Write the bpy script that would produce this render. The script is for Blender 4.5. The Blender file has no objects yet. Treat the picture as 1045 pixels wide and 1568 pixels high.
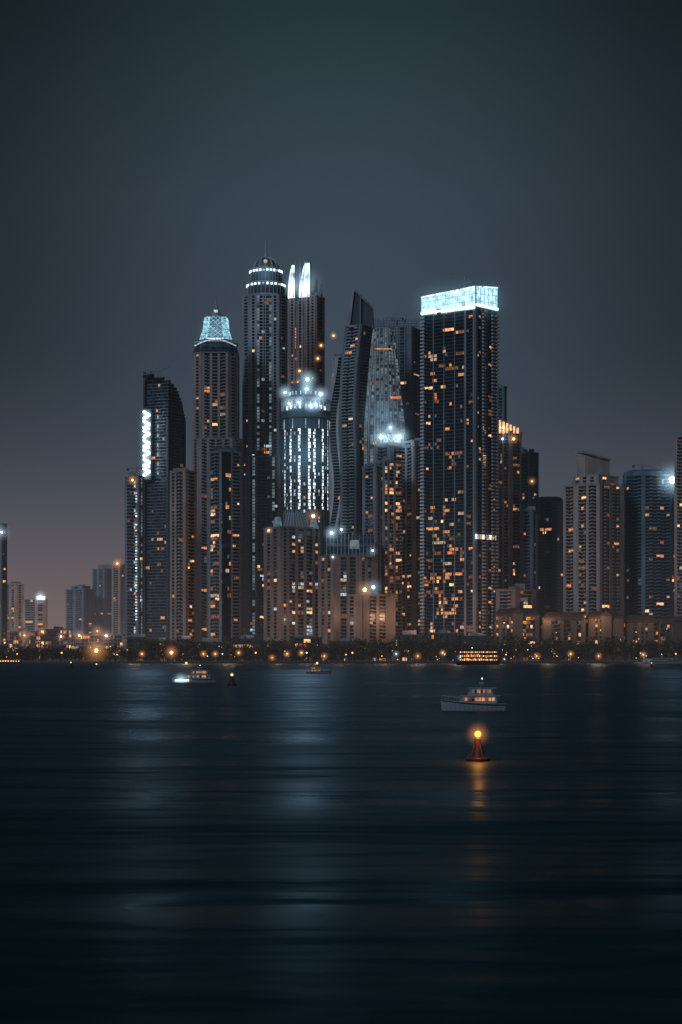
import bpy, math, random, bmesh
from mathutils import Vector, noise as mn
random.seed(11)
R_=random.random
sc=bpy.context.scene
try:
    sc.view_settings.view_transform='Standard'; sc.view_settings.look='None'
    sc.view_settings.exposure=0; sc.view_settings.gamma=1
except Exception: pass
FOC=3250.0; EYE=10.0
def X(px,d): return (px-522.5)/FOC*d      # image pixel coordinate -> metres at range d
def Z(py,d): return EYE+(1000.0-py)/FOC*d
def lin(c):
    o=[]
    for v in c:
        v/=255.0
        o.append(v/12.92 if v<=0.04045 else ((v+0.055)/1.055)**2.4)
    return o
# ------------------------------------------------------------------ materials
MC={}
def newmat(n):
    m=bpy.data.materials.new(n); m.use_nodes=True
    nt=m.node_tree; nt.nodes.clear()
    out=nt.nodes.new('ShaderNodeOutputMaterial')
    return m,nt,out
def stone(name,col,rough=0.8,var=0.35,scale=0.08):
    if name in MC: return MC[name]
    m,nt,out=newmat(name)
    b=nt.nodes.new('ShaderNodeBsdfPrincipled'); b.inputs['Roughness'].default_value=rough
    tc=nt.nodes.new('ShaderNodeTexCoord'); mp=nt.nodes.new('ShaderNodeMapping')
    mp.inputs['Scale'].default_value=(1,1,0.25)
    nz=nt.nodes.new('ShaderNodeTexNoise'); nz.inputs['Scale'].default_value=scale; nz.inputs['Detail'].default_value=6
    rp=nt.nodes.new('ShaderNodeValToRGB')
    rp.color_ramp.elements[0].position=0.3; rp.color_ramp.elements[1].position=0.7
    rp.color_ramp.elements[0].color=[c*(1-var) for c in col]+[1]
    rp.color_ramp.elements[1].color=[min(1,c*(1+var*0.6)) for c in col]+[1]
    nt.links.new(tc.outputs['Object'],mp.inputs[0]); nt.links.new(mp.outputs[0],nz.inputs['Vector'])
    nt.links.new(nz.outputs['Fac'],rp.inputs[0]); nt.links.new(rp.outputs[0],b.inputs['Base Color'])
    nt.links.new(b.outputs[0],out.inputs[0]); MC[name]=m; return m
def glass(name,col,rough=0.18):
    if name in MC: return MC[name]
    m,nt,out=newmat(name)
    b=nt.nodes.new('ShaderNodeBsdfPrincipled'); b.inputs['Roughness'].default_value=rough
    tc=nt.nodes.new('ShaderNodeTexCoord')
    nz=nt.nodes.new('ShaderNodeTexNoise'); nz.inputs['Scale'].default_value=0.25; nz.inputs['Detail'].default_value=3
    rp=nt.nodes.new('ShaderNodeValToRGB'); rp.color_ramp.elements[0].position=.35; rp.color_ramp.elements[1].position=.7
    rp.color_ramp.elements[0].color=[c*.5 for c in col]+[1]; rp.color_ramp.elements[1].color=[c*1.5 for c in col]+[1]
    nt.links.new(tc.outputs['Object'],nz.inputs['Vector']); nt.links.new(nz.outputs['Fac'],rp.inputs[0])
    nt.links.new(rp.outputs[0],b.inputs['Base Color'])
    nt.links.new(b.outputs[0],out.inputs[0]); MC[name]=m; return m
def emit(name,col,s,var=0.0,scale=0.5,sample=False):
    if name in MC: return MC[name]
    m,nt,out=newmat(name)
    e=nt.nodes.new('ShaderNodeEmission'); e.inputs[0].default_value=list(col)+[1]; e.inputs[1].default_value=s
    if var>0:
        tc=nt.nodes.new('ShaderNodeTexCoord')
        nz=nt.nodes.new('ShaderNodeTexNoise'); nz.inputs['Scale'].default_value=scale; nz.inputs['Detail'].default_value=2
        mr=nt.nodes.new('ShaderNodeMapRange'); mr.inputs[1].default_value=.3; mr.inputs[2].default_value=.7
        mr.inputs[3].default_value=s*(1-var); mr.inputs[4].default_value=s*(1+var)
        nt.links.new(tc.outputs['Object'],nz.inputs['Vector']); nt.links.new(nz.outputs['Fac'],mr.inputs[0])
        nt.links.new(mr.outputs[0],e.inputs[1])
    nt.links.new(e.outputs[0],out.inputs[0])
    if not sample:
        try: m.cycles.emission_sampling='NONE'
        except Exception: pass
    MC[name]=m; return m
G0=glass('glass_black',(.012,.020,.028)); G1=glass('glass_navy',(.035,.06,.085)); G2=glass('glass_grey',(.10,.13,.15),.3)
L1=emit('window_amber',(1,.38,.13),.68,.7); L2=emit('window_warm',(1,.52,.25),1.25,.7)
L3=emit('window_dim',(1,.38,.16),.18,.8); L4=emit('window_cream',(1,.66,.42),.45,.7); LC=emit('window_cool',(.66,.86,1),.6,.7)
LCB=emit('cool_strip',(.78,.92,1),1.5,.8,.35); LCD=emit('cool_glass_lit',(.60,.80,.92),.15,.8,.10); LCX=emit('window_cool_dim',(.5,.75,.95),.11,.8)
WHT=emit('floodlight_white',(.85,.95,1),14,sample=True); CYA=emit('crown_cyan',(.42,.80,1),.75,.6,.25); CYB=emit('crown_cyan_bright',(.66,.92,1),2.4,.5,.3)
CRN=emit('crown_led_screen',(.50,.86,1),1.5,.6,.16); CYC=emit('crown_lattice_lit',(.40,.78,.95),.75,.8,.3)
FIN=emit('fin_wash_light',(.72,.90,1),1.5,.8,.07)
CYD=emit('crown_cyan_dim',(.35,.62,.75),.2,.6,.3)
AMB=emit('lamp_amber',(1,.42,.10),9,sample=True); AMS=emit('lamp_amber_small',(1,.42,.12),3.0); WSM=emit('lamp_white_small',(.9,.95,1),4)
WARMS={'warm':[L1,L1,L2,L3,L3,L4,LCX,L3],'mix':[L1,L2,L3,L3,L4,LC,L4,LC,LCX,LCX],'cool':[LC,LC,L4,L3],'dim':[L3,L3,L3,L1,L4,LCX]}
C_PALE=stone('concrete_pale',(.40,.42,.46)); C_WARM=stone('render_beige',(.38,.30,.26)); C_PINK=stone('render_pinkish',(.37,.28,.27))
C_GREY=stone('concrete_grey',(.22,.25,.29)); C_DARK=stone('cladding_dark',(.07,.09,.12)); C_BLUE=stone('cladding_blue',(.12,.19,.25)); C_VD=stone('cladding_black',(.025,.03,.038))
C_SAND=stone('render_sand',(.37,.33,.31)); C_WHITE=stone('white_paint',(.62,.64,.68)); ROOF=stone('roofing',(.08,.07,.07)); TILE=stone('roof_tile',(.07,.05,.048))
C_LOW=stone('render_dark',(.085,.075,.07)); C_HOT=stone('render_taupe',(.21,.185,.175))  # low-rise walls: one even dark render colour
# ------------------------------------------------------------------ mesh builder
class MB:
    def __init__(s): s.v=[];s.f=[];s.m=[];s.mats=[];s.ix={}
    def mi(s,mat):
        k=mat.name
        if k not in s.ix: s.ix[k]=len(s.mats); s.mats.append(mat)
        return s.ix[k]
    def quad(s,a,b,c,d,mat):
        n=len(s.v); s.v+= [a,b,c,d]; s.f.append((n,n+1,n+2,n+3)); s.m.append(s.mi(mat))
    def tri(s,a,b,c,mat):
        n=len(s.v); s.v+= [a,b,c]; s.f.append((n,n+1,n+2)); s.m.append(s.mi(mat))
    def hexa(s,lo,hi,mat):
        n=len(s.v); k=len(lo); s.v+=list(lo)+list(hi); i=s.mi(mat)
        s.f.append(tuple(n+j for j in reversed(range(k)))); s.f.append(tuple(n+k+j for j in range(k))); s.m+=[i,i]
        for j in range(k):
            q=(j+1)%k; s.f.append((n+j,n+q,n+k+q,n+k+j)); s.m.append(i)
    def prism(s,poly,z0,z1,mat,poly2=None):
        p2=poly2 or poly
        s.hexa([(x,y,z0) for x,y in poly],[(x,y,z1) for x,y in p2],mat)
    def box(s,x0,x1,y0,y1,z0,z1,mat): s.prism([(x0,y0),(x1,y0),(x1,y1),(x0,y1)],z0,z1,mat)
    def beam(s,p,q,w,mat,w2=None):
        p=Vector(p);q=Vector(q);d=(q-p)
        if d.length<1e-6:return
        d.normalize(); u=d.cross(Vector((0,0,1)))
        if u.length<.01:u=Vector((1,0,0))
        u.normalize(); v=d.cross(u); w2=w if w2 is None else w2
        lo=[tuple(p+(u*a+v*b)*w*.5) for a,b in((-1,-1),(1,-1),(1,1),(-1,1))]
        hi=[tuple(q+(u*a+v*b)*w2*.5) for a,b in((-1,-1),(1,-1),(1,1),(-1,1))]
        s.hexa(lo,hi,mat)
    def rev(s,cx,cy,prof,mat,n=16,caps=True):
        for (r0,z0),(r1,z1) in zip(prof,prof[1:]):
            for j in range(n):
                a=2*math.pi*j/n;b=2*math.pi*(j+1)/n
                s.quad((cx+r0*math.cos(a),cy+r0*math.sin(a),z0),(cx+r0*math.cos(b),cy+r0*math.sin(b),z0),
                       (cx+r1*math.cos(b),cy+r1*math.sin(b),z1),(cx+r1*math.cos(a),cy+r1*math.sin(a),z1),mat)
        if caps:
            for r,z in(prof[0],prof[-1]):
                if r>.01:
                    n0=len(s.v); s.v+=[(cx+r*math.cos(2*math.pi*j/n),cy+r*math.sin(2*math.pi*j/n),z) for j in range(n)]
                    s.f.append(tuple(range(n0,n0+n))); s.m.append(s.mi(mat))
    def ball(s,c,r,mat,n=10):
        pr=[(max(r*math.sin(math.pi*k/6),.001),c[2]-r*math.cos(math.pi*k/6)) for k in range(7)]
        s.rev(c[0],c[1],pr,mat,n,False)
    def obj(s,name,off=(0,0,0),smooth=False):
        me=bpy.data.meshes.new(name)
        me.from_pydata([(x-off[0],y-off[1],z-off[2]) for x,y,z in s.v],[],s.f)
        for m in s.mats: me.materials.append(m)
        me.polygons.foreach_set('material_index',s.m)
        if smooth: me.polygons.foreach_set('use_smooth',[True]*len(s.f))
        me.update(); o=bpy.data.objects.new(name,me); sc.collection.objects.link(o); return o
class Thing:
    def __init__(s,name,loc): s.n=name;s.loc=loc;s.p={}; s.h=[]
    def __getitem__(s,k):
        if k not in s.p: s.p[k]=MB()
        return s.p[k]
    def done(s,scale=None):
        e=bpy.data.objects.new(s.n,None); e.location=s.loc; e.empty_display_size=2; sc.collection.objects.link(e)
        for k,mb in s.p.items():
            if mb.f: mb.obj(k,s.loc).parent=e
        for c,r,k in s.h: halo(c,r,k,e,s.loc)
        if scale: e.scale=scale
        s.e=e; return e
# bloom put in as a shape : self-glowing sphere around lit parts, fades radially in 3-D
HM={}
hs=MB(); hs.ball((0,0,0),1,G0,16)
def halo(c,r,kind,par=None,off=(0,0,0)):
    key=(kind,round(r,1))
    if key not in HM:
        col,k={'w':((.50,.80,1),.85),'a':((1,.40,.12),.6),'o':((1,.50,.24),.38),'ws':((.50,.78,1),.34),'c':((.3,.65,.95),.15)}[kind]
        m,nt,out=newmat('glow_sphere_mat_%s_%g'%(kind,r))
        tc=nt.nodes.new('ShaderNodeTexCoord'); ln=nt.nodes.new('ShaderNodeVectorMath'); ln.operation='LENGTH'
        s1=nt.nodes.new('ShaderNodeMath'); s1.operation='SUBTRACT'; s1.inputs[0].default_value=1; s1.use_clamp=True
        pw=nt.nodes.new('ShaderNodeMath'); pw.operation='POWER'; pw.inputs[1].default_value=3.5
        ml=nt.nodes.new('ShaderNodeMath'); ml.operation='MULTIPLY'; ml.inputs[1].default_value=2.2*k/r
        e=nt.nodes.new('ShaderNodeEmission'); e.inputs[0].default_value=list(col)+[1]
        nt.links.new(tc.outputs['Object'],ln.inputs[0]); nt.links.new(ln.outputs['Value'],s1.inputs[1])
        nt.links.new(s1.outputs[0],pw.inputs[0]); nt.links.new(pw.outputs[0],ml.inputs[0]); nt.links.new(ml.outputs[0],e.inputs[1])
        nt.links.new(e.outputs[0],out.inputs['Volume'])
        me=bpy.data.meshes.new('glow_sphere')
        me.from_pydata(hs.v,[],hs.f)
        bm=bmesh.new(); bm.from_mesh(me); bmesh.ops.remove_doubles(bm,verts=bm.verts,dist=.002); bmesh.ops.recalc_face_normals(bm,faces=bm.faces); bm.to_mesh(me); bm.free()
        me.materials.append(m); HM[key]=me
    o=bpy.data.objects.new('glow_sphere',HM[key]); o.scale=(r,r,r)
    o.location=(c[0]-off[0],c[1]-off[1],c[2]-off[2]); sc.collection.objects.link(o)
    if par: o.parent=par
    return o
# ------------------------------------------------------------------ tower generator
def offs(poly,d):
    n=len(poly);o=[]
    for i in range(n):
        p0=Vector(poly[i-1]);p1=Vector(poly[i]);p2=Vector(poly[(i+1)%n])
        a=(p1-p0).normalized();b=(p2-p1).normalized()
        na=Vector((a.y,-a.x));nb=Vector((b.y,-b.x)); m=(na+nb)
        if m.length<.01:m=na
        m.normalize(); k=d/max(.35,m.dot(na)); o.append((p1.x+m.x*k,p1.y+m.y*k))
    return o
def quadp(xl,xc,xr,d,th):
    t=math.radians(th); c=Vector((X(xc,d),d)); a=(X(xc,d)-X(xl,d))/math.cos(t); b=(X(xr,d)-X(xc,d))/math.sin(t)
    A=c+Vector((-math.cos(t),math.sin(t)))*a; C=c+Vector((math.sin(t),math.cos(t)))*b
    return [tuple(A),tuple(c),tuple(C),tuple(A+C-c)]
def rect(xl,xr,d,dep): return [(X(xl,d),d),(X(xr,d),d),(X(xr,d),d+dep),(X(xl,d),d+dep)]
def ngon(px,rpx,d,n=20,ph=None,ry=None):
    r=rpx/FOC*d; cx=X(px,d); cy=d+(ry or r); ph=(-math.pi/2+math.pi/n) if ph is None else ph
    return [(cx+r*math.cos(ph+2*math.pi*i/n),cy+(ry or r)*math.sin(ph+2*math.pi*i/n)) for i in range(n)]
def tower(T,poly,z0,z1,pats,fh=3.6,wall=C_PALE,slab=None,gl=(G0,G1),lit=.06,ls='warm',so=.35,st=.9,po=.7,bo=1.5,roof=True,par=1.2):
    dyn=callable(poly); W=T['walls'];G=T['windows']; slab=slab or wall
    nf=max(1,int(round((z1-z0)/fh))); fh=(z1-z0)/nf
    P=[(poly(i/nf) if dyn else poly) for i in range(nf+1)]; ne=len(P[0])
    for e in range(ne):
        pat=pats[e%len(pats)]; n=len(pat)
        def pt(i,t,out,z):
            p=P[i];a=p[e];b=p[(e+1)%ne];dx=b[0]-a[0];dy=b[1]-a[1];L=math.hypot(dx,dy) or 1
            return (a[0]+dx*t+dy/L*out,a[1]+dy*t-dx/L*out,z)
        drift=random.uniform(0,50)
        for k,ch in enumerate(pat):
            t0=k/n;t1=(k+1)/n
            if ch in'wWn':
                o=po if ch!='n' else po*.6; tt0,tt1=(t0,t1) if ch!='n' else (t0+.3/n,t1-.3/n)
                segs=[(0,nf)] if not dyn else [(i,i+1) for i in range(nf)]
                for i0,i1 in segs:
                    lo=[pt(i0,tt0,-.2,z0+i0*fh),pt(i0,tt0,o,z0+i0*fh),pt(i0,tt1,o,z0+i0*fh),pt(i0,tt1,-.2,z0+i0*fh)]
                    hi=[pt(i1,tt0,-.2,z0+i1*fh),pt(i1,tt0,o,z0+i1*fh),pt(i1,tt1,o,z0+i1*fh),pt(i1,tt1,-.2,z0+i1*fh)]
                    W.hexa(lo,hi,wall)
                if ch!='n': continue
        for i in range(nf):
            za=z0+i*fh;zb=za+fh; ff=(.2+1.8*max(0,.5+mn.noise((drift,i*.23,0)))*R_())*(1.35-.75*i/nf)
            run=None
            for k,ch in enumerate(pat):
                if ch in 'wW': run=None; continue
                t0=k/n;t1=(k+1)/n; o=0
                if ch=='k': o=so+.25
                cl=.12+2.6*max(0,.16+mn.noise((k*.5+drift,i*.17,5.)))
                pr=lit*ff*cl
                if ch=='L': pr=.45
                if run is not None and R_()<.55: mat=run
                elif ch=='c': mat=LCB if R_()<.55 else (LC if R_()<.5 else G1)
                elif ch=='s': mat=LCD if R_()<.75 else G2
                elif R_()<pr: mat=random.choice(WARMS[ls])
                else: mat=gl[0] if R_()<.6 else gl[1]
                run=mat if (mat in(L1,L2,L3,L4,LC) and ch!='c') else None
                G.quad(pt(i,t0,o,za),pt(i,t1,o,za),pt(i+1,t1,o,zb),pt(i+1,t0,o,zb),mat)
                if ch=='b':
                    q0,q1=t0+.06/n,t1-.06/n
                    W.hexa([pt(i,q0,-.1,za-.1),pt(i,q0,bo,za-.1),pt(i,q1,bo,za-.1),pt(i,q1,-.1,za-.1)],
                           [pt(i,q0,-.1,za+1.15),pt(i,q0,bo,za+1.15),pt(i,q1,bo,za+1.15),pt(i,q1,-.1,za+1.15)],slab)
    for i in range(nf+1):
        z=z0+i*fh; p=offs(P[i],so); W.prism(p,z-st*.5,z+st*.5,slab)
    if roof:
        p=offs(P[nf],po+.1); W.prism(p,z1+st*.5+.01,z1+st*.5+par,wall)
        cx=sum(a[0] for a in P[nf])/ne; cy=sum(a[1] for a in P[nf])/ne
        for k in range(4):      # rooftop plant
            w=random.uniform(1.5,4); x=cx+random.uniform(-6,6); y=cy+random.uniform(-6,6); h=random.uniform(1.5,4.5)
            W.box(x-w,x+w,y-w,y+w,z1+st*.5+par-.05+k*.003,z1+par+h,C_GREY)
        for k in range(2):
            x=cx+random.uniform(-6,6); T['walls'].beam((x,cy-3,z1+par),(x,cy-3,z1+par+random.uniform(4,9)),.35,C_GREY,.15)
def lampw(T,px,py,d,r=1.2,hr=12,mat=None,k='w'):
    c=(X(px,d),d,Z(py,d)); m=mat or WHT
    T['floodlights'].ball(c,r,m); T['floodlights'].box(c[0]-r*.6,c[0]+r*.6,c[1]+r*.6,c[1]+r*1.6,c[2]-r*1.4,c[2]-r*.8,C_DARK)
    T['floodlights'].beam((c[0],c[1]+r*1.3,c[2]-r*.8),(c[0],c[1]+r*2+2,c[2]-r*.8-1),.3,C_DARK)
    T.h.append((c,hr,k))
def mk(name,px,d): return Thing(name,(X(px,d),d,2.0))
def crane(px,py,d,h=22,jib=30,ang=20,flip=1):
    T=Thing('tower_crane',(X(px,d),d+8,Z(py,d))); M=T['mast']; x,y,z=T.loc
    for a,b in((-.8,-.8),(.8,-.8),(.8,.8),(-.8,.8)): M.beam((x+a,y+b,z-14),(x+a,y+b,z+h),.35,C_GREY)
    for k in range(int((h+14)/2.5)):
        s=1 if k%2 else -1; M.beam((x-.8*s,y-.8,z-14+k*2.5),(x+.8*s,y-.8,z-11.5+k*2.5),.22,C_GREY)
    J=T['jib']; a=math.radians(ang); e=(x+flip*jib*math.cos(a),y,z+h+jib*math.sin(a))
    J.beam((x,y-.5,z+h),(e[0],y-.5,e[2]),.35,C_GREY); J.beam((x,y+.5,z+h+1.4),(e[0],y+.5,e[2]+.5),.3,C_GREY)
    for k in range(12):
        t=k/12; J.beam((x+(e[0]-x)*t,y-.5,z+h+(e[2]-z-h)*t),(x+(e[0]-x)*(t+.05),y+.5,z+h+1.4+(e[2]-z-h)*(t+.05)-t),.2,C_GREY)
    J.beam((x,y,z+h+.5),(x-flip*9,y,z+h+.5),.6,C_GREY); J.box(x-flip*9-1.2,x-flip*9+1.2,y-1,y+1,z+h-1.5,z+h+.9,C_DARK)
    J.beam((x,y,z+h),(x,y,z+h+6),.4,C_GREY); J.beam((x,y,z+h+6),e,.15,C_GREY); J.beam((x,y,z+h+6),(x-flip*9,y,z+h),.15,C_GREY)
    T.done()
GZ=2.0
# ================================================================== TOWERS (left to right)
def simple(name,xl,xc,xr,top,d,th,pats,**k):
    T=mk(name,xc,d); tower(T,quadp(xl,xc,xr,d,th),GZ,Z(top,d),pats,**k); return T
T=simple('apartment_block',-40,2,8,803,2500,20,['wggbgw'*4,'wgbw','wggw'],wall=C_SAND,lit=.2)
lampw(T,3,815,2495,1.0,16,None,'ws'); T.done()
T=simple('apartment_block',7,24,34,895,3300,30,['wggw'*2,'wgw'],wall=C_SAND,lit=.12); T.done()
T=simple('hotel_building',33,58,70,918,3300,30,['wggggw','Lw'],wall=C_SAND,lit=.2)
T['walls'].box(X(57,3300),X(68,3300),3290,3310,Z(918,3300),Z(913,3300),LCB); lampw(T,62,914,3285,1.6,16,None,'w'); T.done()
T=simple('residential_tower',99,128,142,903,3500,30,['wggbgw'*2,'wgbw'],wall=C_GREY,lit=.08,ls='dim')
tower(T,quadp(108,126,136,3510,30),Z(903,3500),Z(898,3500),['wgw','wgw'],wall=C_GREY); T.done()
T=simple('residential_tower',140,160,180,872,3550,40,['wgbgw'*2,'wgggw'],wall=C_GREY,lit=.05,ls='dim')
T['walls'].box(X(150,3550),X(170,3550),3560,3580,Z(872,3550),Z(864,3550),C_GREY); T.done()
T=simple('residential_tower',171,184,191,866,3400,35,['wgbgw','wgw'],wall=C_WARM,lit=.1); lampw(T,180,863,3395,1.2,14,AMB,'a'); T.done()
T=simple('slab_tower',191,212,219,731,2230,30,['wbbgLw','wgsw','wggw'],wall=C_GREY,slab=C_GREY,lit=.08,ls='mix')
for i in range(46):
    if R_()<.72: T['windows'].box(X(208,2230),X(210.5,2230),2226.5,2228,Z(950-i*4.4,2230),Z(950-i*4.4,2230)+1.4,LC if i%3 else LCB)
lampw(T,203,735,2215,1.0,9,AMB,'a'); T.done(); crane(208,729,2230,8,14,6,1)
# T2 sail-topped glass tower with vertical sign
d=2420; T=mk('sail_topped_skyscraper',250,d)
pts=[(219,568),(229,571),(240,573),(252,577),(262,582),(270,592),(276,608),(281,634)]
base=quadp(219,258,281,d,28)
tower(T,base,GZ,Z(640,d),['w'+'g'*11+'w','wgggggw','wggw'],wall=C_DARK,slab=C_GREY,lit=.07,so=.3,st=.7,roof=False,gl=(G0,G1))
zt=Z(640,d)
def top2(px):
    for (a,b),(c,e) in zip(pts,pts[1:]):
        if a<=px<=c: return b+(e-b)*(px-a)/(c-a)
    return 640
fh=3.6; k=0
while True:
    za=zt+k*fh
    pxr=None
    for q in range(2810,2180,-5):
        if Z(top2(q/10),d)>=za+fh: pxr=q/10;break
    if pxr is None or pxr<226: break
    pl=quadp(219,min(258,pxr-3),pxr,d,28)
    for e in range(4):
        a=pl[e];b=pl[(e+1)%4];n=12 if e%2==0 else 7
        for j in range(n):
            f=lambda t:(a[0]+(b[0]-a[0])*t,a[1]+(b[1]-a[1])*t)
            p=f(j/n);q2=f((j+1)/n); T['windows'].quad((*p,za),(*q2,za),(*q2,za+fh),(*p,za+fh),L1 if R_()<.01 else(G0 if R_()<.6 else G1))
    T['walls'].prism(offs(pl,.3),za+fh-.35,za+fh+.35,C_GREY); k+=1
T['walls'].prism([(X(217.8,d),d+12),(X(221,d),d+10),(X(221,d),d+45),(X(217.8,d),d+45)],GZ,Z(567,d),C_DARK)
for i in range(7):   # vertical illuminated sign: slanted glyph strokes
    y0=630+i*14.5; A=(X(219.5,d),d+2,Z(y0,d)); B=(X(229,d),d+2,Z(y0+5,d)); C=(X(219.5,d),d+2,Z(y0+11,d)); D=(X(229,d),d+2,Z(y0+12,d))
    T['sign_letters'].beam(A,B,2.0,WHT); T['sign_letters'].beam(B,C,2.2,WHT)
    if i%2: T['sign_letters'].beam(C,D,1.4,WHT)
    T.h.append(((X(224,d),d,Z(y0+6,d)),13,'ws'))
T['sign_letters'].box(X(218,d),X(231,d),d+3.2,d+4,Z(734,d),Z(626,d),C_DARK)
T.done(); crane(243,574,d,4,14,25,1)
T=simple('residential_tower',260,284,299,722,2200,30,['wgwgbgw','wbgbw','wggw'],wall=C_WARM,lit=.10)
T['walls'].box(X(266,2215),X(288,2215),2215,2235,Z(722,2200),Z(715,2200),C_WARM); T.done()
# T4 crown-topped tower
d=2330; T=mk('crown_topped_skyscraper',330,d)
oc=[(X(a,d),d+b) for a,b in((294,14),(305,2),(356,2),(370,14),(370,44),(356,56),(305,56),(294,44))]
tower(T,oc,GZ,Z(672,d),['wbw','wbgwbgngbwgbw','wbw','wbgw','wbw','wgggggw'],wall=C_PINK,lit=.09)
oc2=[(X(a,d),d+b) for a,b in((295,17),(309,5),(349,5),(363,17),(363,44),(349,54),(309,54),(295,44))]
tower(T,oc2,Z(672,d),Z(540,d),['wbw','wbgwggwgbw','wbw','wbgw','wbw','wgggw'],wall=C_PINK,gl=(G0,G0),lit=.14)
def ocs(px,s): return [(X(px,d)+(x-X(px,d))*s,d+29+(y-d-29)*s) for x,y in oc2]
tower(T,lambda t:ocs(329,1.0-.22*t*t),Z(540,d),Z(519,d),['wgw','gggggggg','wgw'],wall=C_DARK,gl=(G0,G1),lit=.05)
T['walls'].prism(ocs(329,.98),Z(522,d),Z(519.5,d),C_WHITE)
for i in range(12):
    f=lambda t:(X(297+64*t,d),d+3+10*abs(2*t-1)**2,Z(527-8*math.sin(math.pi*t),d))
    T['crown_lights'].beam(f(i/12),f((i+1)/12),1.0,LC)
cz=[Z(519,d),Z(500,d),Z(480,d)]; cr=[.74,.56,.50]
for j in range(8):
    for s_ in range(2):
        p=ocs(329,cr[s_])[j];p2=ocs(329,cr[s_])[(j+1)%8];q=ocs(329,cr[s_+1])[j];q2=ocs(329,cr[s_+1])[(j+1)%8]
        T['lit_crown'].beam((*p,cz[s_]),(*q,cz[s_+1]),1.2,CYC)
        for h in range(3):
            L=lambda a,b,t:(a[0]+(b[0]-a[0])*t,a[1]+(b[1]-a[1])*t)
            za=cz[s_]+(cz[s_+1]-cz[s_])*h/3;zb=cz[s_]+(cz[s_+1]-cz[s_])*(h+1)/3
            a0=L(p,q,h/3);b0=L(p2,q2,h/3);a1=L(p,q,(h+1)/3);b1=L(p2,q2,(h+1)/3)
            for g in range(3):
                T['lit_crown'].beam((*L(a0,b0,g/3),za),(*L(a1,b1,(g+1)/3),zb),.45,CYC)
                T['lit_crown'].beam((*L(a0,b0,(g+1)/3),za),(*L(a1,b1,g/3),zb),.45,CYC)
            T['lit_crown'].beam((*a1,zb),(*b1,zb),.5,C_PALE)
    q=ocs(329,.50)[j]; o_=ocs(329,.64)[j]; T['lit_crown'].beam((*q,cz[2]-1),(*o_,cz[2]+6),1.3,C_PALE,.5)
T['lit_crown'].prism(ocs(329,.6),cz[0]+.1,cz[0]+3,CYB)
T['lit_crown'].prism(ocs(329,.44),cz[0]+3,cz[2]-8,CYD,ocs(329,.3))
T['spire'].rev(X(329,d),d+29,[(9,cz[2]-8),(8,cz[2]-2),(5.5,Z(473,d)),(2.6,Z(467,d)),(.9,Z(461,d)),(.3,Z(444,d))],C_PALE,10)
T['crown_lights'].box(X(326,d),X(332,d),d+19.5,d+20.4,Z(474,d),Z(470,d),LC)
T.h.append(((X(329,d),d+5,Z(508,d)),28,'c')); T.done()
# T5 dark slab in front
d=2170; T=mk('dark_glass_tower',343,d)
tower(T,quadp(318,340,368,d,50),GZ,Z(692,d),['wLgbgw','kkkkkwbbbbw','wggw'],wall=C_GREY,slab=C_GREY,gl=(G0,G0),lit=.1)
T['walls'].box(X(326,d),X(362,d),d+15,d+35,Z(693,d),Z(683,d),C_DARK); T.done()
# T6 domed skyscraper
d=2420; T=mk('domed_skyscraper',405,d)
def oct_(px,hw,d,dep,c=.28):
    a=[(px-hw,dep*c),(px-hw*(1-c*1.2),0),(px+hw*(1-c*1.2),0),(px+hw,dep*c),(px+hw,dep*(1-c)),(px+hw*(1-c*1.2),dep),(px-hw*(1-c*1.2),dep),(px-hw,dep*(1-c))]
    return [(X(p,d),d+q) for p,q in a]
tower(T,oct_(404,37,d-2,58),GZ,Z(700,d),['wbbw','wgswgbgbgwsgw','wbbw','wggw','wbw','wgggw'],wall=C_PALE,lit=.11,gl=(G0,G1),ls='mix')
tower(T,oct_(405,33.5,d,50),Z(700,d),Z(452,d),['wbbw','wgwsgnngswgw','wbbw','wggw','wbw','wgggw'],wall=C_PALE,lit=.13,gl=(G0,G1),ls='mix')
cx,cy=X(406.5,d),d+25
def ring(r0,y0,y1,lit_y,n=28):
    r=r0/FOC*d; T['crown_tiers'].rev(cx,cy,[(r,Z(y0,d)),(r,Z(y1,d))],C_DARK,n)
    T['crown_tiers'].rev(cx,cy,[(r+.8,Z(y1,d)),(r+.8,Z(y1,d)+1.2)],C_PALE,n); T['crown_tiers'].rev(cx,cy,[(r+.9,Z(y0,d)-1),(r+.9,Z(y0,d)+.6)],C_PALE,n)
    for j in range(n):
        a=2*math.pi*(j+.5)/n; rr=r+.5; x=cx+rr*math.cos(a);y=cy+rr*math.sin(a)
        T['crown_lights'].box(x-1.1,x+1.1,y-.6,y+.6,Z(lit_y,d)-1.2,Z(lit_y,d)+1.0,CYB if j%4 else LC)
        T['crown_tiers'].beam((cx+(r+.3)*math.cos(a+.11),cy+(r+.3)*math.sin(a+.11),Z(y0,d)),(cx+(r+.3)*math.cos(a+.11),cy+(r+.3)*math.sin(a+.11),Z(y1,d)),.7,C_PALE)
ring(28.5,448,430,432.5); ring(24,428,408,411)
T['crown_tiers'].rev(cx,cy,[(31/FOC*d,Z(454,d)),(28/FOC*d,Z(446,d))],C_GREY,28)
rd=20/FOC*d; z0=Z(408,d); hd=Z(388,d)-z0
T['dome'].rev(cx,cy,[(rd*math.cos(t*math.pi/14),z0+hd*math.sin(t*math.pi/14)) for t in range(7)]+[(.8,z0+hd)],G2,24)
for j in range(12):
    a=2*math.pi*j/12
    for t in range(6):
        f=lambda t:(cx+(rd+.3)*math.cos(t*math.pi/13)*math.cos(a),cy+(rd+.3)*math.cos(t*math.pi/13)*math.sin(a),z0+(hd+.3)*math.sin(t*math.pi/13))
        T['dome'].beam(f(t),f(t+1),.9,C_WHITE)
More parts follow.
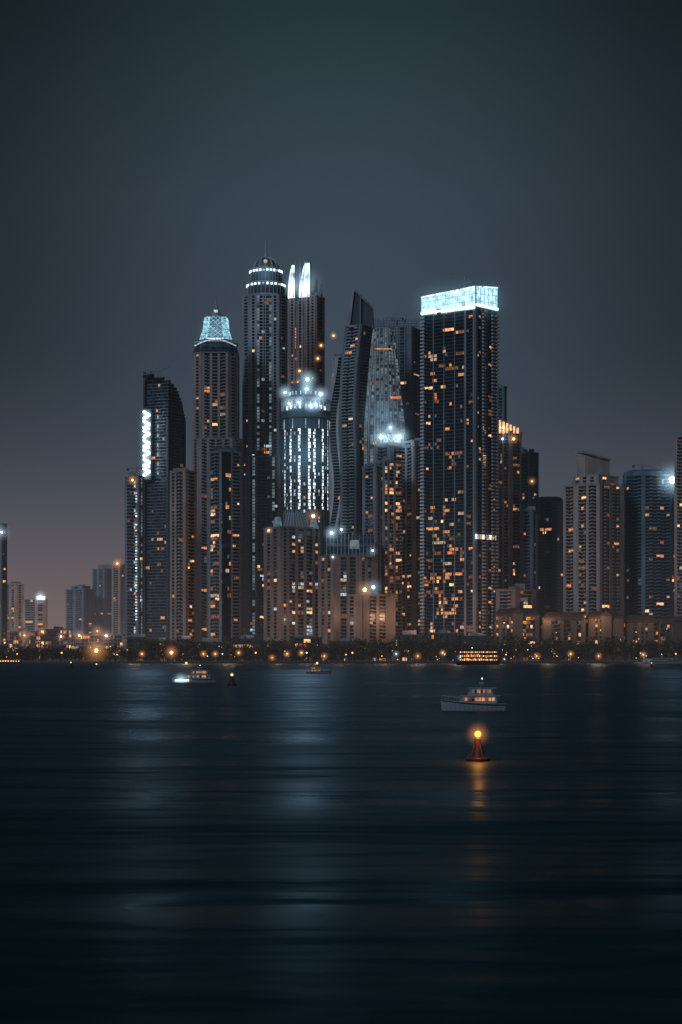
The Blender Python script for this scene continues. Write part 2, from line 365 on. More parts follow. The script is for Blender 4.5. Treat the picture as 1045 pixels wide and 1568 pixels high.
T['crown_lights'].box(cx-2,cx+2,cy-rd-.6,cy-rd,Z(400,d),Z(395,d),L4)
T['spire'].rev(cx,cy,[(3,z0+hd-1),(2.6,Z(384,d)),(1.4,Z(380,d)),(1.0,Z(370,d)),(.4,Z(357,d))],C_PALE,8)
T.h.append(((cx,cy-30,Z(420,d)),26,'c')); T.done()
# T7 fin-topped
d=2560; T=mk('fin_topped_skyscraper',469,d)
tower(T,quadp(443,484,496,d,24),GZ,Z(454,d),['wbwnwgwnwgwbw','wbbw','wggw'],wall=C_PINK,gl=(G0,G0),lit=.09,po=1.2)
for (a,b,yt,bw,off) in((441,452,405,1.2,4),(458,475,402,1.6,2),(480,487,425,.8,14),(489,494,430,.6,16),(449,455,416,.5,20)):
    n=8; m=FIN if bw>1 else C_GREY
    for i in range(n):
        f=lambda t:(X(a+(b-a)*.55*t**2.2,d),X(b-(b-a)*.05*t,d))
        l0,r0=f(i/n);l1,r1=f((i+1)/n);za=Z(454,d)+(Z(yt,d)-Z(454,d))*i/n;zb=Z(454,d)+(Z(yt,d)-Z(454,d))*(i+1)/n
        T['crown_fins'].hexa([(l0,d+off,za),(r0,d+off,za),(r0,d+off+14,za),(l0,d+off+14,za)],[(l1,d+off,zb),(r1,d+off,zb),(r1,d+off+14,zb),(l1,d+off+14,zb)],m)
    if bw>1:
        for q in(.2,.8): T['crown_fins'].beam((X(a+(b-a)*q,d),d+off-.3,Z(454,d)),(X(a+(b-a)*(q*.5+.45),d),d+off-.3,Z(yt+3,d)),.7,C_GREY)
        T['crown_fins'].box(X(b-.5,d),X(b+2.5,d),d+off-.5,d+off+14.5,Z(454,d),Z(yt-1,d),C_GREY)
T['crown_fins'].box(X(446,d),X(492,d),d+6,d+22,Z(454,d),Z(446,d),C_GREY)
for p_,t_ in((452,392),(459,388),(466,394)): T['crown_fins'].beam((X(p_,d),d+20,Z(450,d)),(X(p_,d),d+20,Z(t_,d)),2.8,C_GREY,1.2)
for i in range(8): T['windows'].box(X(450,d),X(460,d),d-1.2+12,d+15,Z(531-i*4.2,d)-1,Z(531-i*4.2,d)+.9,L2)
T.h.append(((X(466,d),d-4,Z(436,d)),36,'ws')); T.h.append(((X(448,d),d-4,Z(440,d)),18,'ws'))
for a,b in((492,529),(487,549),(457,586),(511,514),(459,568)): lampw(T,a,b,d-6,1.3,8,AMS,'o')
T.done()
# T8 round tower with lit crown
d=2230; T=mk('round_skyscraper',468,d); cx=X(468.5,d); r=35/FOC*d; cy=d+r
ps=['g']*28
for j,c_ in zip(range(28),'gcgcgcgccgcgcgg'+'g'*13): ps[j]=c_
tower(T,ngon(468.5,35,d,28,ph=-math.pi+.05),Z(780,d),Z(655,d),[{'c':'wccw','g':'wgw'}[c] for c in ps],wall=C_DARK,slab=C_GREY,lit=.3,ls='cool',gl=(G0,G1),po=.3,st=.8,roof=False)
tower(T,ngon(468.5,35,d,28,ph=-math.pi+.05),GZ,Z(780,d),['wgw','wbw'],wall=C_GREY,lit=.2,roof=False,ls='cool')
T['crown'].rev(cx,cy,[(r+.8,Z(656,d)),(r+.8,Z(640,d)),(r+2.2,Z(638,d)),(r+2.2,Z(627,d)),(r-1,Z(626,d))],C_BLUE,32)
for j in range(32):
    a=2*math.pi*j/32; T['crown'].box(cx+(r+2)*math.cos(a)-.4,cx+(r+2)*math.cos(a)+.4,cy+(r+2)*math.sin(a)-.4,cy+(r+2)*math.sin(a)+.4,Z(627,d),Z(612,d),C_WHITE)
    T['crown'].box(cx+(r+1.0)*math.cos(a)-.3,cx+(r+1)*math.cos(a)+.3,cy+(r+1)*math.sin(a)-.3,cy+(r+1)*math.sin(a)+.3,Z(655,d),Z(641,d),LC if j%3==0 else C_GREY)
T['crown'].rev(cx,cy,[(r+2.6,Z(612,d)),(r+2.6,Z(610,d)),(r*.8,Z(606,d))],C_PALE,32)
T['crown'].rev(cx,cy,[(r*.8,Z(626,d)),(r*.8,Z(603,d)),(r*.72,Z(603,d)),(r*.70,Z(592,d)),(r*.5,Z(584,d)),(r*.2,Z(578,d)),(.5,Z(576,d))],C_BLUE,28)
for j in range(20):
    a=2*math.pi*j/20; x=cx+r*.82*math.cos(a);y=cy+r*.82*math.sin(a)
    T['crown_lights'].box(x-1,x+1,y-.5,y+.5,Z(624,d),Z(618,d),LC if j%2 else LCB); x=cx+r*.73*math.cos(a);y=cy+r*.73*math.sin(a)
    T['crown_lights'].box(x-.8,x+.8,y-.4,y+.4,Z(602,d),Z(597,d),LC)
T['crown'].beam((cx,cy,Z(577,d)),(cx,cy,Z(560,d)),.7,C_GREY,.2)
for a,b,rr,hr in((437,601,1.2,14),(471,581,1.6,17),(491,604,1.4,15),(443,618,1.0,12),(458,616,.9,13),(470,596,1.4,13),(484,619,1.1,14),(475,621,.9,12)): lampw(T,a,b,d-4,rr,hr)
T.h.append(((cx,cy-r-20,Z(700,d)),60,'c')); T.done()
# T9 twisted tower
d=2470; T=mk('twisted_skyscraper',516,d); hw=10.5/FOC*d*1.0; cxx=X(516,d)
def tw(t):
    a=math.radians(5+100*t); c=[(math.cos(a+q*math.pi/2+math.pi/4)*hw*1.2,math.sin(a+q*math.pi/2+math.pi/4)*hw*1.2) for q in range(4)]
    return [(cxx+x+4*math.sin(t*14),d+20+y) for x,y in c]
tower(T,tw,GZ,Z(545,d),['wgnsgw','wgggw'],wall=C_WHITE,lit=.03,gl=(G0,G0),so=.2,st=.5); T.done()
# T10 pointed tower
d=2380; T=mk('pointed_skyscraper',548,d)
def lx(y): 
    P_=[(497,530),(560,523),(620,520),(700,522),(980,522)]
    for (a,b),(c,e) in zip(P_,P_[1:]):
        if a<=y<=c: return b+(e-b)*(y-a)/(c-a)
    return 522 if y>700 else 530
def p10(t):
    y=1000-(GZ+(Z(497,d)-GZ)*t-EYE)*FOC/d; l=lx(y)
    return [(X(l,d),d+14),(X(l+24,d),d),(X(574,d),d+22),(X(574,d),d+52),(X(l,d),d+52)]
tower(T,p10,GZ,Z(497,d),['wbbgbbw','wggggw','wgw','wggw','wgw'],wall=C_GREY,slab=C_PALE,gl=(G0,G1),lit=.09,st=.6,roof=False,bo=1.0)
def sl(px,py,y): return (X(px,d),y,Z(py,d))
for y0_,y1_ in((d+12,d+15),(d+46,d+49)):
    T['crown_blades'].hexa([sl(529.5,498,y0_),sl(574,498,y0_),sl(574,498,y1_),sl(529.5,498,y1_)],[sl(541,441,y0_),sl(572,469,y0_),sl(572,469,y1_),sl(541,441,y1_)],C_DARK)
T['crown_blades'].hexa([sl(529.5,498,d+9),sl(536,498,d+9),sl(536,498,d+48),sl(529.5,498,d+48)],[sl(540,441,d+9),sl(543,442,d+9),sl(543,442,d+48),sl(540,441,d+48)],C_PALE)
T['crown_blades'].beam(sl(543,442,d+9),sl(572,470,d+9),2.4,C_GREY); T['crown_blades'].beam(sl(552,498,d+9),sl(552,452,d+9),1.4,C_GREY)
T['crown_blades'].box(X(533,d),X(556,d),d+4,d+9,Z(500,d),Z(497,d),C_PALE)
T.done()
# T12 framed dark tower behind
d=2520; T=mk('construction_tower',610,d)
tower(T,quadp(568,630,647,d,22),GZ,Z(500,d),['wngnnwngnnwngnnw','wbbbw','wggw'],wall=C_GREY,slab=C_GREY,gl=(G0,G1),lit=.07,roof=False)
for i in range(18):
    px=571+i*4.2; h=random.uniform(484,492); T['roof_frame'].beam((X(px,d),d+12-i*.2,Z(501,d)),(X(px,d),d+12,Z(h,d)),1.0,C_GREY)
for y in(497,493,489): T['roof_frame'].beam((X(571,d),d+12,Z(y,d)),(X(642,d),d+12,Z(y,d)),.8,C_GREY)
for i in range(7): T['roof_frame'].beam((X(575+i*10,d),d+12,Z(499,d)),(X(583+i*10,d),d+12,Z(486,d)),.6,C_GREY)
T.done(); crane(606,490,d,3,13,4,-1)
# T11 tapered lit glass tower
d=2300; T=mk('tapered_glass_skyscraper',590,d)
def p11(t):
    y=1000-(GZ+(Z(502,d)-GZ)*t-EYE)*FOC/d
    u=min(1,max(0,(y-502)/150.)); l=572-14*u**.8; r_=604+17*u
    return [(X(l,d),d+10),(X((l+r_)/2-8,d),d),(X((l+r_)/2+8,d),d),(X(r_,d),d+10),(X(r_,d),d+40),(X(l,d),d+40)]
tower(T,p11,GZ,Z(502,d),['snsns','nsnsn','snsnss','sgsg','gg','sgs'],wall=C_WHITE,slab=C_PALE,gl=(G2,G2),lit=.02,ls='warm',st=.7,so=.2,po=.6,roof=False)
T['windows'].box(X(574,d),X(600,d),d-1.0,d,Z(535,d),Z(533.6,d),L1)
for i in range(13):
    px=570+i*2.8; T['crown_ribs'].beam((X(px,d),d+6,Z(503,d)),(X(px+ (587-px)*.06,d),d+10,Z(random.uniform(489,500),d)),.6,C_GREY)
T['crown_ribs'].beam((X(571,d),d+7,Z(499,d)),(X(604,d),d+7,Z(499,d)),.6,C_GREY)
T['windows'].box(X(597,d),X(614,d),d+.5,d+3,Z(610,d),Z(607,d),L1)
T.h.append(((X(588,d),d-8,Z(640,d)),48,'c')); T.done()
# T14 pavilion-roofed tower
d=2200; T=mk('pavilion_roofed_tower',600,d)
tower(T,quadp(575,598,622,d,45),GZ,Z(684,d),['wbgbw','wgbgw','wgw'],wall=C_GREY,lit=.2)
T['roof_pavilion'].prism(quadp(578,600,621,d+4,45),Z(684,d),Z(676,d),C_PALE)
c4=quadp(584,601,618,d+8,45); ax,ay=X(601,d),sum(p[1] for p in c4)/4
for p in c4: T['roof_pavilion'].beam((*p,Z(676,d)),(*p,Z(662,d)),1.0,C_WHITE)
T['roof_pavilion'].prism(quadp(588,601,614,d+10,45),Z(676,d),Z(663,d),LC)
ap=(ax,ay,Z(643,d))
for j in range(4):
    a=c4[j];b=c4[(j+1)%4]; T['roof_pavilion'].tri((*a,Z(662,d)),(*b,Z(662,d)),ap,C_WHITE)
T['roof_pavilion'].beam(ap,(ax,ay,Z(630,d)),.8,C_PALE,.2)
for a,b,rr,hr in((584,669,2.0,17),(612,669,2.2,19),(598,655,1.0,11)): lampw(T,a,b,d-3,rr,hr)
T.done()
T=simple('apartment_tower',556,576,584,716,2150,35,['wbgbw','wgw','wgw'],wall=C_GREY,lit=.08); T.done()
T=simple('apartment_tower',573,590,616,708,2155,55,['wgbgw','LwLgwLgb','wgw'],wall=C_GREY,slab=C_WARM,lit=.2); T.done()
T=simple('apartment_tower',612,634,657,684,2200,45,['wbgwgbw','wgbwbgw','wgw'],wall=C_PALE,slab=C_PALE,lit=.26,ls='warm')
tower(T,quadp(618,634,650,2206,45),Z(684,2200),Z(676,2200),['wggw','wggw'],wall=C_PALE); T.done()
# T13 lead tower with illuminated crown
d=2130; T=mk('lit_crown_skyscraper',712,d); P13=quadp(649,728,764,d,38)
tower(T,P13,GZ,Z(470,d),['wbbggnggggnggggnggggwbgbw','wbgwggwbgwbw','wgggggw','wgggw'],wall=C_GREY,slab=C_DARK,gl=(G0,G0),lit=.19,so=.3,st=.8,po=.8,roof=False)
W=T['balcony_stacks']
nf=int((Z(470,d)-GZ)/3.6)
for i in range(nf):
    z=GZ+i*3.6
    for e,t0,t1 in((0,-.015,.06),(1,.30,.42),(1,.72,.84),(1,.9,1.02)):
        a=P13[e];b=P13[e+1]; dx=b[0]-a[0];dy=b[1]-a[1];Ln=math.hypot(dx,dy); nx,ny=dy/Ln,-dx/Ln
        f=lambda t,o:(a[0]+dx*t+nx*o,a[1]+dy*t+ny*o)
        W.prism([f(t0,.5),f(t0,2.4),f(t1,2.4),f(t1,.5)],z,z+1.6,C_WHITE)
for j in range(9):
    a=P13[1];b=P13[2];t=j/9.; T['windows'].box(a[0]+(b[0]-a[0])*t,a[0]+(b[0]-a[0])*(t+.08),a[1]+(b[1]-a[1])*t-2.2,a[1]+(b[1]-a[1])*t,Z(825,d),Z(818,d),L4 if j%3 else LCB)
def onf(e,t,o,z):
    a=P13[e];b=P13[e+1]; dx=b[0]-a[0];dy=b[1]-a[1];Ln=math.hypot(dx,dy); return (a[0]+dx*t+dy/Ln*o,a[1]+dy*t-dx/Ln*o,z)
zb0=Z(471,d)
T['walls'].prism(offs(P13,-1),zb0-1,zb0+8,C_DARK)
C=T['lit_crown']
for e,n in((0,44),(1,22)):
    for j in range(n):
        t0=j/n;t1=(j+1)/n
        zl=zb0-1.5 if e==0 else zb0+1.5
        h1=zb0+(17+4*t1 if e==0 else 21+4*t1); h0=zb0+(17+4*t0 if e==0 else 21+4*t0)
        C.hexa([onf(e,t0,.6,zl),onf(e,t0,1.0,zl),onf(e,t1,1.0,zl),onf(e,t1,.6,zl)],[onf(e,t0,.6,h0),onf(e,t0,1.0,h0),onf(e,t1,1.0,h1),onf(e,t1,.6,h1)],CRN if (e==0 or j%4) else CYA)
        C.beam(onf(e,t0,1.3,zl-.5),onf(e,t0,1.3,h0+.8),.35,LC if j%2 else C_WHITE)
    for q in(.33,.66): C.beam(onf(e,0,1.5,zb0+(17 if e==0 else 21)*q),onf(e,1,1.5,zb0+(21 if e==0 else 25)*q),.3,C_WHITE)
    C.beam(onf(e,0,1.2,zb0+(17 if e==0 else 21)),onf(e,1,1.2,zb0+(21 if e==0 else 25)),.9,LCB)
    C.beam(onf(e,0,1.3,zb0+(.5 if e==0 else 3)),onf(e,1,1.3,zb0+(.5 if e==0 else 3)),2.2,CYB)
C.hexa([onf(2,0,.4,zb0),onf(2,0,.8,zb0),onf(2,1,.8,zb0),onf(2,1,.4,zb0)],[onf(2,0,.4,zb0+22),onf(2,0,.8,zb0+22),onf(2,1,.8,zb0+17),onf(2,1,.4,zb0+17)],CYD)
for q in(.2,.5,.8): T.h.append((onf(0,q,3,zb0+9),34,'c'))
T.h.append((onf(1,.5,3,zb0+10),34,'c'))
T['walls'].hexa([onf(0,.30,.7,zb0-3),onf(0,.30,1.7,zb0-3),onf(0,.37,1.7,zb0-3),onf(0,.37,.7,zb0-3)],[onf(0,.30,.7,zb0+3),onf(0,.30,1.7,zb0+3),onf(0,.37,1.7,zb0+3),onf(0,.37,.7,zb0+3)],C_VD)
T.done(); crane(712,446,d+20,10,16,15,-1)
# right-hand group
T=simple('slab_tower',762,772,776,594,2500,30,['wggw','wgw'],wall=C_BLUE,lit=.01); T.done()
T=simple('residential_tower',762,782,800,662,2240,45,['wbgwbgw','wgbgw','wgw'],wall=C_PALE,lit=.14)
d=2240
for i in range(6): T['crown_lights'].box(X(765+i*5.4,d),X(768+i*5.4,d),d+2,d+5,Z(660,d)-2,Z(657,d)+(6-i)*1.6,L2)
T['walls'].prism(quadp(766,780,792,d+8,45),Z(661,d),Z(650,d),C_WARM)
lampw(T,771,655,d-3,1.3,12,AMB,'o'); lampw(T,787,672,d-3,1.2,9,AMB,'o'); lampw(T,770,672,d-3,.9,7,WHT,'ws'); T.done()
T=simple('residential_tower',796,812,826,694,2330,40,['wbgbgw','wgbw','wgw'],wall=C_BLUE,lit=.13); lampw(T,815,737,2315,1,8,AMS,'o'); T.done()
T=simple('office_tower',820,850,868,768,2350,35,['wggnggw','wgggw'],wall=C_BLUE,gl=(G1,G0),lit=.08,ls='mix')
T['walls'].rev(X(845,2350),2375,[(15,Z(768,2350)),(15,Z(762,2350)),(12,Z(759,2350))],C_BLUE,20); T.done()
T=simple('residential_tower',785,800,808,690,2400,40,['wbgw','wgbw','wgw'],wall=C_GREY,lit=.12); T.done()
T=simple('residential_tower',800,815,824,783,2210,40,['wbgbw','wgw','wgw'],wall=C_BLUE,lit=.10); T.done()
d=2180; T=mk('stepped_apartment_tower',914,d)
tower(T,quadp(868,918,962,d,42),GZ,Z(742,d),['wbgbwwbgbwgbgw','wgbgwbgbww','wgw'],wall=C_SAND,slab=C_WARM,lit=.2)
tower(T,quadp(880,916,952,d+6,42),Z(742,d),Z(728,d),['wgwgwgw','wgwgw','wgw'],wall=C_SAND,lit=.3)
T['roof_canopy'].prism(quadp(886,896,937,d+14,60),Z(728,d),Z(697,d),C_SAND)
q=quadp(882,893,940,d+10,60); zz=[Z(687,d),Z(689,d),Z(698,d),Z(695,d)]
T['roof_canopy'].hexa([(p[0],p[1],z-2) for p,z in zip(q,zz)],[(p[0],p[1],z) for p,z in zip(q,zz)],C_SAND); T.done()
d=2240; T=mk('rounded_residential_tower',1000,d)
tower(T,ngon(1000,41,d,22,ry=24),GZ,Z(728,d),['bg','gb','wg'],wall=C_BLUE,slab=C_BLUE,lit=.10,gl=(G0,G0))
T['roof_drum'].rev(X(996,d),d+24,[(25,Z(728,d)),(25,Z(721,d)),(20,Z(718,d)),(.5,Z(716,d))],C_BLUE,24)
lampw(T,1030,735,d-6,3.4,28); T.done(); crane(985,717,d,3,12,-3,1)
T=simple('residential_tower',1036,1052,1066,668,2180,40,['wbgbw','wgw'],wall=C_WARM,lit=.16); T.done()
# central low towers with glazed roofs
d=2120; T=mk('glass_roofed_hotel',446,d)
tower(T,quadp(403,430,491,d,62),GZ,Z(808,d),['wgwgw','wgwbgwggwbgwgw','wgw'],wall=C_HOT,lit=.3,ls='mix',st=.9)
T['glazed_roof'].prism(rect(418,432,d+14,16),Z(808,d),Z(790,d),CYD,rect(421,430,d+16,12))
T['glazed_roof'].prism(rect(434,476,d+18,22),Z(808,d),Z(783,d),C_GREY,rect(440,466,d+22,14))
for i in range(9): T['glazed_roof'].beam((X(435+i*5,d+17.5),d+17.5,Z(807,d)),(X(441+i*3.0,d+22),d+21.5,Z(782.6,d)),.7,C_PALE)
T['glazed_roof'].prism(rect(474,489,d+16,16),Z(808,d),Z(795,d),CYD,rect(476,484,d+18,10))
lampw(T,480,790,d+8,1.4,12,WHT,'o'); lampw(T,412,812,d-3,.8,7,AMS,'o'); T.done()
d=2100; T=mk('curved_roof_hotel',535,d)
tower(T,quadp(488,512,578,d,65),GZ,Z(852,d),['wgwgw','wwggwggwwgwgww','wgw'],wall=C_HOT,lit=.22,ls='mix',st=.9,gl=(G0,G1))
n=10
f=lambda a:(d+26-16*math.cos(a),Z(852,d)+ (Z(816,d)-Z(852,d))*math.sin(a))
for i in range(n):
    a0=math.pi*.5*i/n;a1=math.pi*.5*(i+1)/n
    y0_,z0_=f(a0);y1_,z1_=f(a1)
    T['glazed_roof'].quad((X(500,d),y0_,z0_),(X(575,d),y0_,z0_),(X(573,d),y1_,z1_),(X(502,d),y1_,z1_),G1 if i%3 else G2)
for j in range(14):
    px=500+j*5.7
    for i in range(n):
        a0=math.pi*.5*i/n;a1=math.pi*.5*(i+1)/n; T['glazed_roof'].beam((X(px,d),f(a0)[0]-.4,f(a0)[1]),(X(px,d),f(a1)[0]-.4,f(a1)[1]),.6,C_PALE)
T['walls'].box(X(500,d),X(575,d),d+26,d+40,Z(852,d),Z(817,d),C_GREY)
T['windows'].box(X(536,d),X(550,d),d+11,d+13.5,Z(843,d),Z(826,d),LCD)
lampw(T,508,816,d+8,1.2,12); lampw(T,523,811,d+10,1.0,10,WHT,'ws'); lampw(T,571,843,d-3,.8,8,WHT,'ws'); lampw(T,510,853,d-3,.7,6,WHT,'ws'); T.done()
d=2085; T=mk('apartment_block',565,d)
tower(T,quadp(530,556,606,d,55),GZ,Z(912,d),['wgww','wwbgwbgwww','wgw'],wall=C_HOT,slab=C_HOT,lit=.22)
lampw(T,559,903,d-3,1.9,17,AMB,'o'); lampw(T,572,899,d-3,1.5,15,WHT,'ws'); T.done()
# podiums / low-rise along the promenade, mostly behind the trees
spec=[(196,222,978,'low_rise_shop'),(226,262,984,'low_rise_shop'),(270,300,981,'low_rise_shop'),(300,345,985,'low_rise_shop'),(355,398,980,'low_rise_shop'),(402,440,984,'low_rise_shop'),(446,492,978,'restaurant_building'),
(505,560,984,'restaurant_building'),(610,650,974,'low_rise_shop'),(658,700,972,'parking_podium'),(704,757,976,'parking_podium'),(760,826,944,'seafront_hotel'),(832,896,950,'seafront_hotel'),(902,955,948,'seafront_hotel'),(960,1008,954,'seafront_hotel'),(1012,1062,956,'seafront_hotel')]
for i,(a,b,t,nm) in enumerate(spec):
    d=2075+(i%3)*7 if a<750 else 2095+(i%3)*6
    T=mk(nm,(a+b)/2,d); n=max(5,int((b-a)/3.2)); pat=''.join(random.choice('gwgbgn' if a<750 else 'gwgbwwb') for _ in range(n))
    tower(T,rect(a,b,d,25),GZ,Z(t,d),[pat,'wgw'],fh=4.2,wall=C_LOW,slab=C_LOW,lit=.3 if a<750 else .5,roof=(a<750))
    if a>750:
        zt=Z(t,d); x0,x1=X(a-2,d),X(b+2,d); m=(d+12)
        for q0,q1 in((d-1.5,m),(d+26.5,m)):
            T['pitched_roof'].hexa([(x0,q0,zt+.7),(x1,q0,zt+.7),(x1-6,q1,zt+8),(x0+6,q1,zt+8)],[(x0,q0,zt+1.1),(x1,q0,zt+1.1),(x1-6,q1,zt+8.4),(x0+6,q1,zt+8.4)],TILE)
        for xx,xi in((x0,x0+6),(x1,x1-6)): T['pitched_roof'].tri((xx,d-1.5,zt+1),(xx,d+26.5,zt+1),(xi,m,zt+8.3),TILE)
        if i%2: T['walls'].box((x0+x1)/2-5,(x0+x1)/2+5,d-3,d+6,GZ,zt+3,C_LOW); T['pitched_roof'].prism([((x0+x1)/2-6,d-4),((x0+x1)/2+6,d-4),((x0+x1)/2+6,d+7),((x0+x1)/2-6,d+7)],zt+3,zt+8,TILE,[((x0+x1)/2-.5,d+1),((x0+x1)/2+.5,d+1),((x0+x1)/2+.5,d+2),((x0+x1)/2-.5,d+2)])
        for _ in range(5):
            xx=random.uniform(x0+3,x1-3); T['entrance_lights'].ball((xx,d-2.2,random.uniform(8,zt-4)),.5,random.choice([AMS,L2]),6)
    T.done()
T=simple('apartment_block',762,790,824,904,2130,40,['wggbw','wLLLw','wgw'],wall=C_HOT,slab=C_WARM,lit=.2)
T['walls'].box(X(790,2135),X(805,2135),2140,2155,Z(904,2130),Z(893,2130),C_HOT); T.done()
# left bright marina terminal
d=2600; T=mk('marina_terminal',95,d)
for (a,b,t) in((8,60,968),(62,106,965),(110,188,973)):
    tower(T,rect(a,b,d,30),GZ,Z(t,d),['gbgn'*int((b-a)/7),'LL'],fh=4.5,wall=C_WARM,lit=.42)
for i in range(7):
    px=12+i*26+random.uniform(-9,9); lampw(T,px,968+random.uniform(-4,7),d-12,random.uniform(.6,1.4),random.choice([9,14]),AMB if i%3 else WHT,'o')
T.done()
# ================================================================== ground, water, promenade
def sheet(name,x0,x1,y0,y1,z,mat):
    m=MB(); m.quad((x0,y0,z),(x1,y0,z),(x1,y1,z),(x0,y1,z),mat); return m.obj(name)
GND=stone('ground_sand',(.08,.07,.06)); ASP=stone('asphalt',(.05,.05,.052),var=.2); PAV=stone('paving',(.16,.15,.14)); PNT=stone('road_paint',(.75,.75,.72),var=.1); ROCK=stone('rock',(.05,.05,.048),scale=.4)
g=MB(); g.quad((-30000,2034,2.0),(30000,2034,2.0),(30000,60000,2.0),(-30000,60000,2.0),GND); g.quad((-30000,2034,-4),(30000,2034,-4),(30000,2034,2.0),(-30000,2034,2.0),ROCK); g.obj('ground')
T=Thing('promenade',(0,2040,2)); T['paving'].box(-600,600,2038,2046,2.0,2.13,PAV); T['balustrade'].box(-600,600,2038.2,2038.4,3.05,3.15,C_GREY)
for i in range(400): T['balustrade'].box(-600+i*3,-599.85+i*3,2038.2,2038.4,2.13,3.05,C_GREY)
T.done()
T=Thing('road',(0,2056,2)); T['carriageway'].box(-700,700,2050,2064,1.9,2.004,ASP); T['kerb'].box(-700,700,2049.7,2050,1.9,2.12,PAV); T['kerb'].box(-700,700,2064,2064.3,1.9,2.12,PAV)
for i in range(150): T['markings'].box(-600+i*8,-597+i*8,2056.9,2057.1,2.0,2.009,PNT)
T.done()
rk=MB()
for i in range(900):
    x=random.uniform(-450,450); y=random.uniform(2029,2034.5); s=random.uniform(.8,1.9); z=(y-2029)*.35-.4
    a=[(x+s*math.cos(q)*random.uniform(.7,1.1),y+s*math.sin(q)*random.uniform(.7,1.1)) for q in(0,1.2,2.4,3.7,5)]
    rk.prism(a,z-.8,z+s*.5,ROCK,[(x+(u-x)*.55,y+(v-y)*.55) for u,v in a])
rk.obj('rock_seawall')
# water
m,nt,out=newmat('sea_water'); N=nt.nodes; Lk=nt.links
tc=N.new('ShaderNodeTexCoord')
def nz(sx,sy,detail,loc=0):
    mp=N.new('ShaderNodeMapping'); mp.inputs['Scale'].default_value=(sx,sy,1); mp.inputs['Location'].default_value=(loc,loc,0)
    n=N.new('ShaderNodeTexNoise'); n.inputs['Scale'].default_value=1; n.inputs['Detail'].default_value=detail; n.inputs['Roughness'].default_value=.5
    Lk.new(tc.outputs['Object'],mp.inputs[0]); Lk.new(mp.outputs[0],n.inputs['Vector']); return n.outputs['Fac']
a=nz(.018,.05,3); b=nz(.10,.2,2,9)
ad=N.new('ShaderNodeMath'); ad.operation='MULTIPLY_ADD'; Lk.new(b,ad.inputs[0]); ad.inputs[1].default_value=.12; Lk.new(a,ad.inputs[2])
bp=N.new('ShaderNodeBump'); bp.inputs['Strength'].default_value=1; bp.inputs['Distance'].default_value=1.6; Lk.new(ad.outputs[0],bp.inputs['Height'])
gl=N.new('ShaderNodeBsdfGlossy'); Lk.new(bp.outputs[0],gl.inputs['Normal'])
gl.inputs['Color'].default_value=(.25,.33,.40,1)
rr=N.new('ShaderNodeMapRange'); rr.inputs[1].default_value=.35; rr.inputs[2].default_value=.65; rr.inputs[3].default_value=.27; rr.inputs[4].default_value=.42; Lk.new(nz(.012,.03,3,4),rr.inputs[0]); Lk.new(rr.outputs[0],gl.inputs['Roughness'])
df=N.new('ShaderNodeBsdfDiffuse'); df.inputs['Color'].default_value=(.002,.036,.036,1)
fr=N.new('ShaderNodeFresnel'); fr.inputs['IOR'].default_value=1.10
mx=N.new('ShaderNodeMixShader'); Lk.new(fr.outputs[0],mx.inputs[0]); Lk.new(df.outputs[0],mx.inputs[1]); Lk.new(gl.outputs[0],mx.inputs[2]); Lk.new(mx.outputs[0],out.inputs[0])
sheet('water',-30000,30000,-3000,2034.5,0,m)
# ================================================================== vegetation
FO=[stone('foliage_dark',(.025,.04,.022),var=.5,scale=.6),stone('foliage_mid',(.04,.058,.032),var=.5,scale=.6),stone('foliage_light',(.06,.08,.045),var=.4,scale=.6)]
BARK=stone('bark',(.08,.06,.045))
tr=MB()
def tree(mb,x,y,z,h):
    lean=random.uniform(-.6,.6); cr=min(h*random.uniform(.38,.6),8)
    mb.beam((x,y,z),(x+lean,y,z+h*.5),.55,BARK,.3)
    for k in range(4):
        a=R_()*6.3; mb.beam((x+lean*.8,y,z+h*.4),(x+math.cos(a)*cr*.6,y+math.sin(a)*cr*.6,z+h*.72),.28,BARK,.1)
    cl=[(x+random.gauss(0,cr*.45),y+random.gauss(0,cr*.4),z+h*random.uniform(.2,.92),random.uniform(.3,.5)*cr) for _ in range(11)]
    for c in cl:
        mt=random.choice(FO)
        for _ in range(20):
            v=Vector((random.gauss(0,1),random.gauss(0,1),random.gauss(0,.75))); v=v.normalized()*c[3]*random.uniform(.45,1.1); s=random.uniform(.5,1.1)
            p=Vector(c[:3])+v; u=Vector((R_()-.5,R_()-.5,R_()-.5)).normalized()*s; w=u.cross(Vector((R_()-.5,R_()-.5,R_()-.5))).normalized()*s
            mb.quad(tuple(p-u),tuple(p-w),tuple(p+u),tuple(p+w),mt)
x=-480
while x<480:
    dd=random.uniform(2047,2070); px=522.5+x*FOC/dd
    h=random.uniform(13,22)+3*mn.noise((x*.02,0,0))
    if px<215: h=random.uniform(8,16)
    if 755<px<800 or 600<px<660: h=random.uniform(17,28)
    if px>820: h=random.uniform(16,25)
    tree(tr,x,dd,2,h); x+=random.uniform(1.8,4.4)
tr.obj('distant_tree_row')
pmx=MB()
h=9; pmx.beam((0,0,0),(.3,0,h*.5),.5,BARK,.4); pmx.beam((.3,0,h*.5),(.2,0,h),.4,BARK,.35)
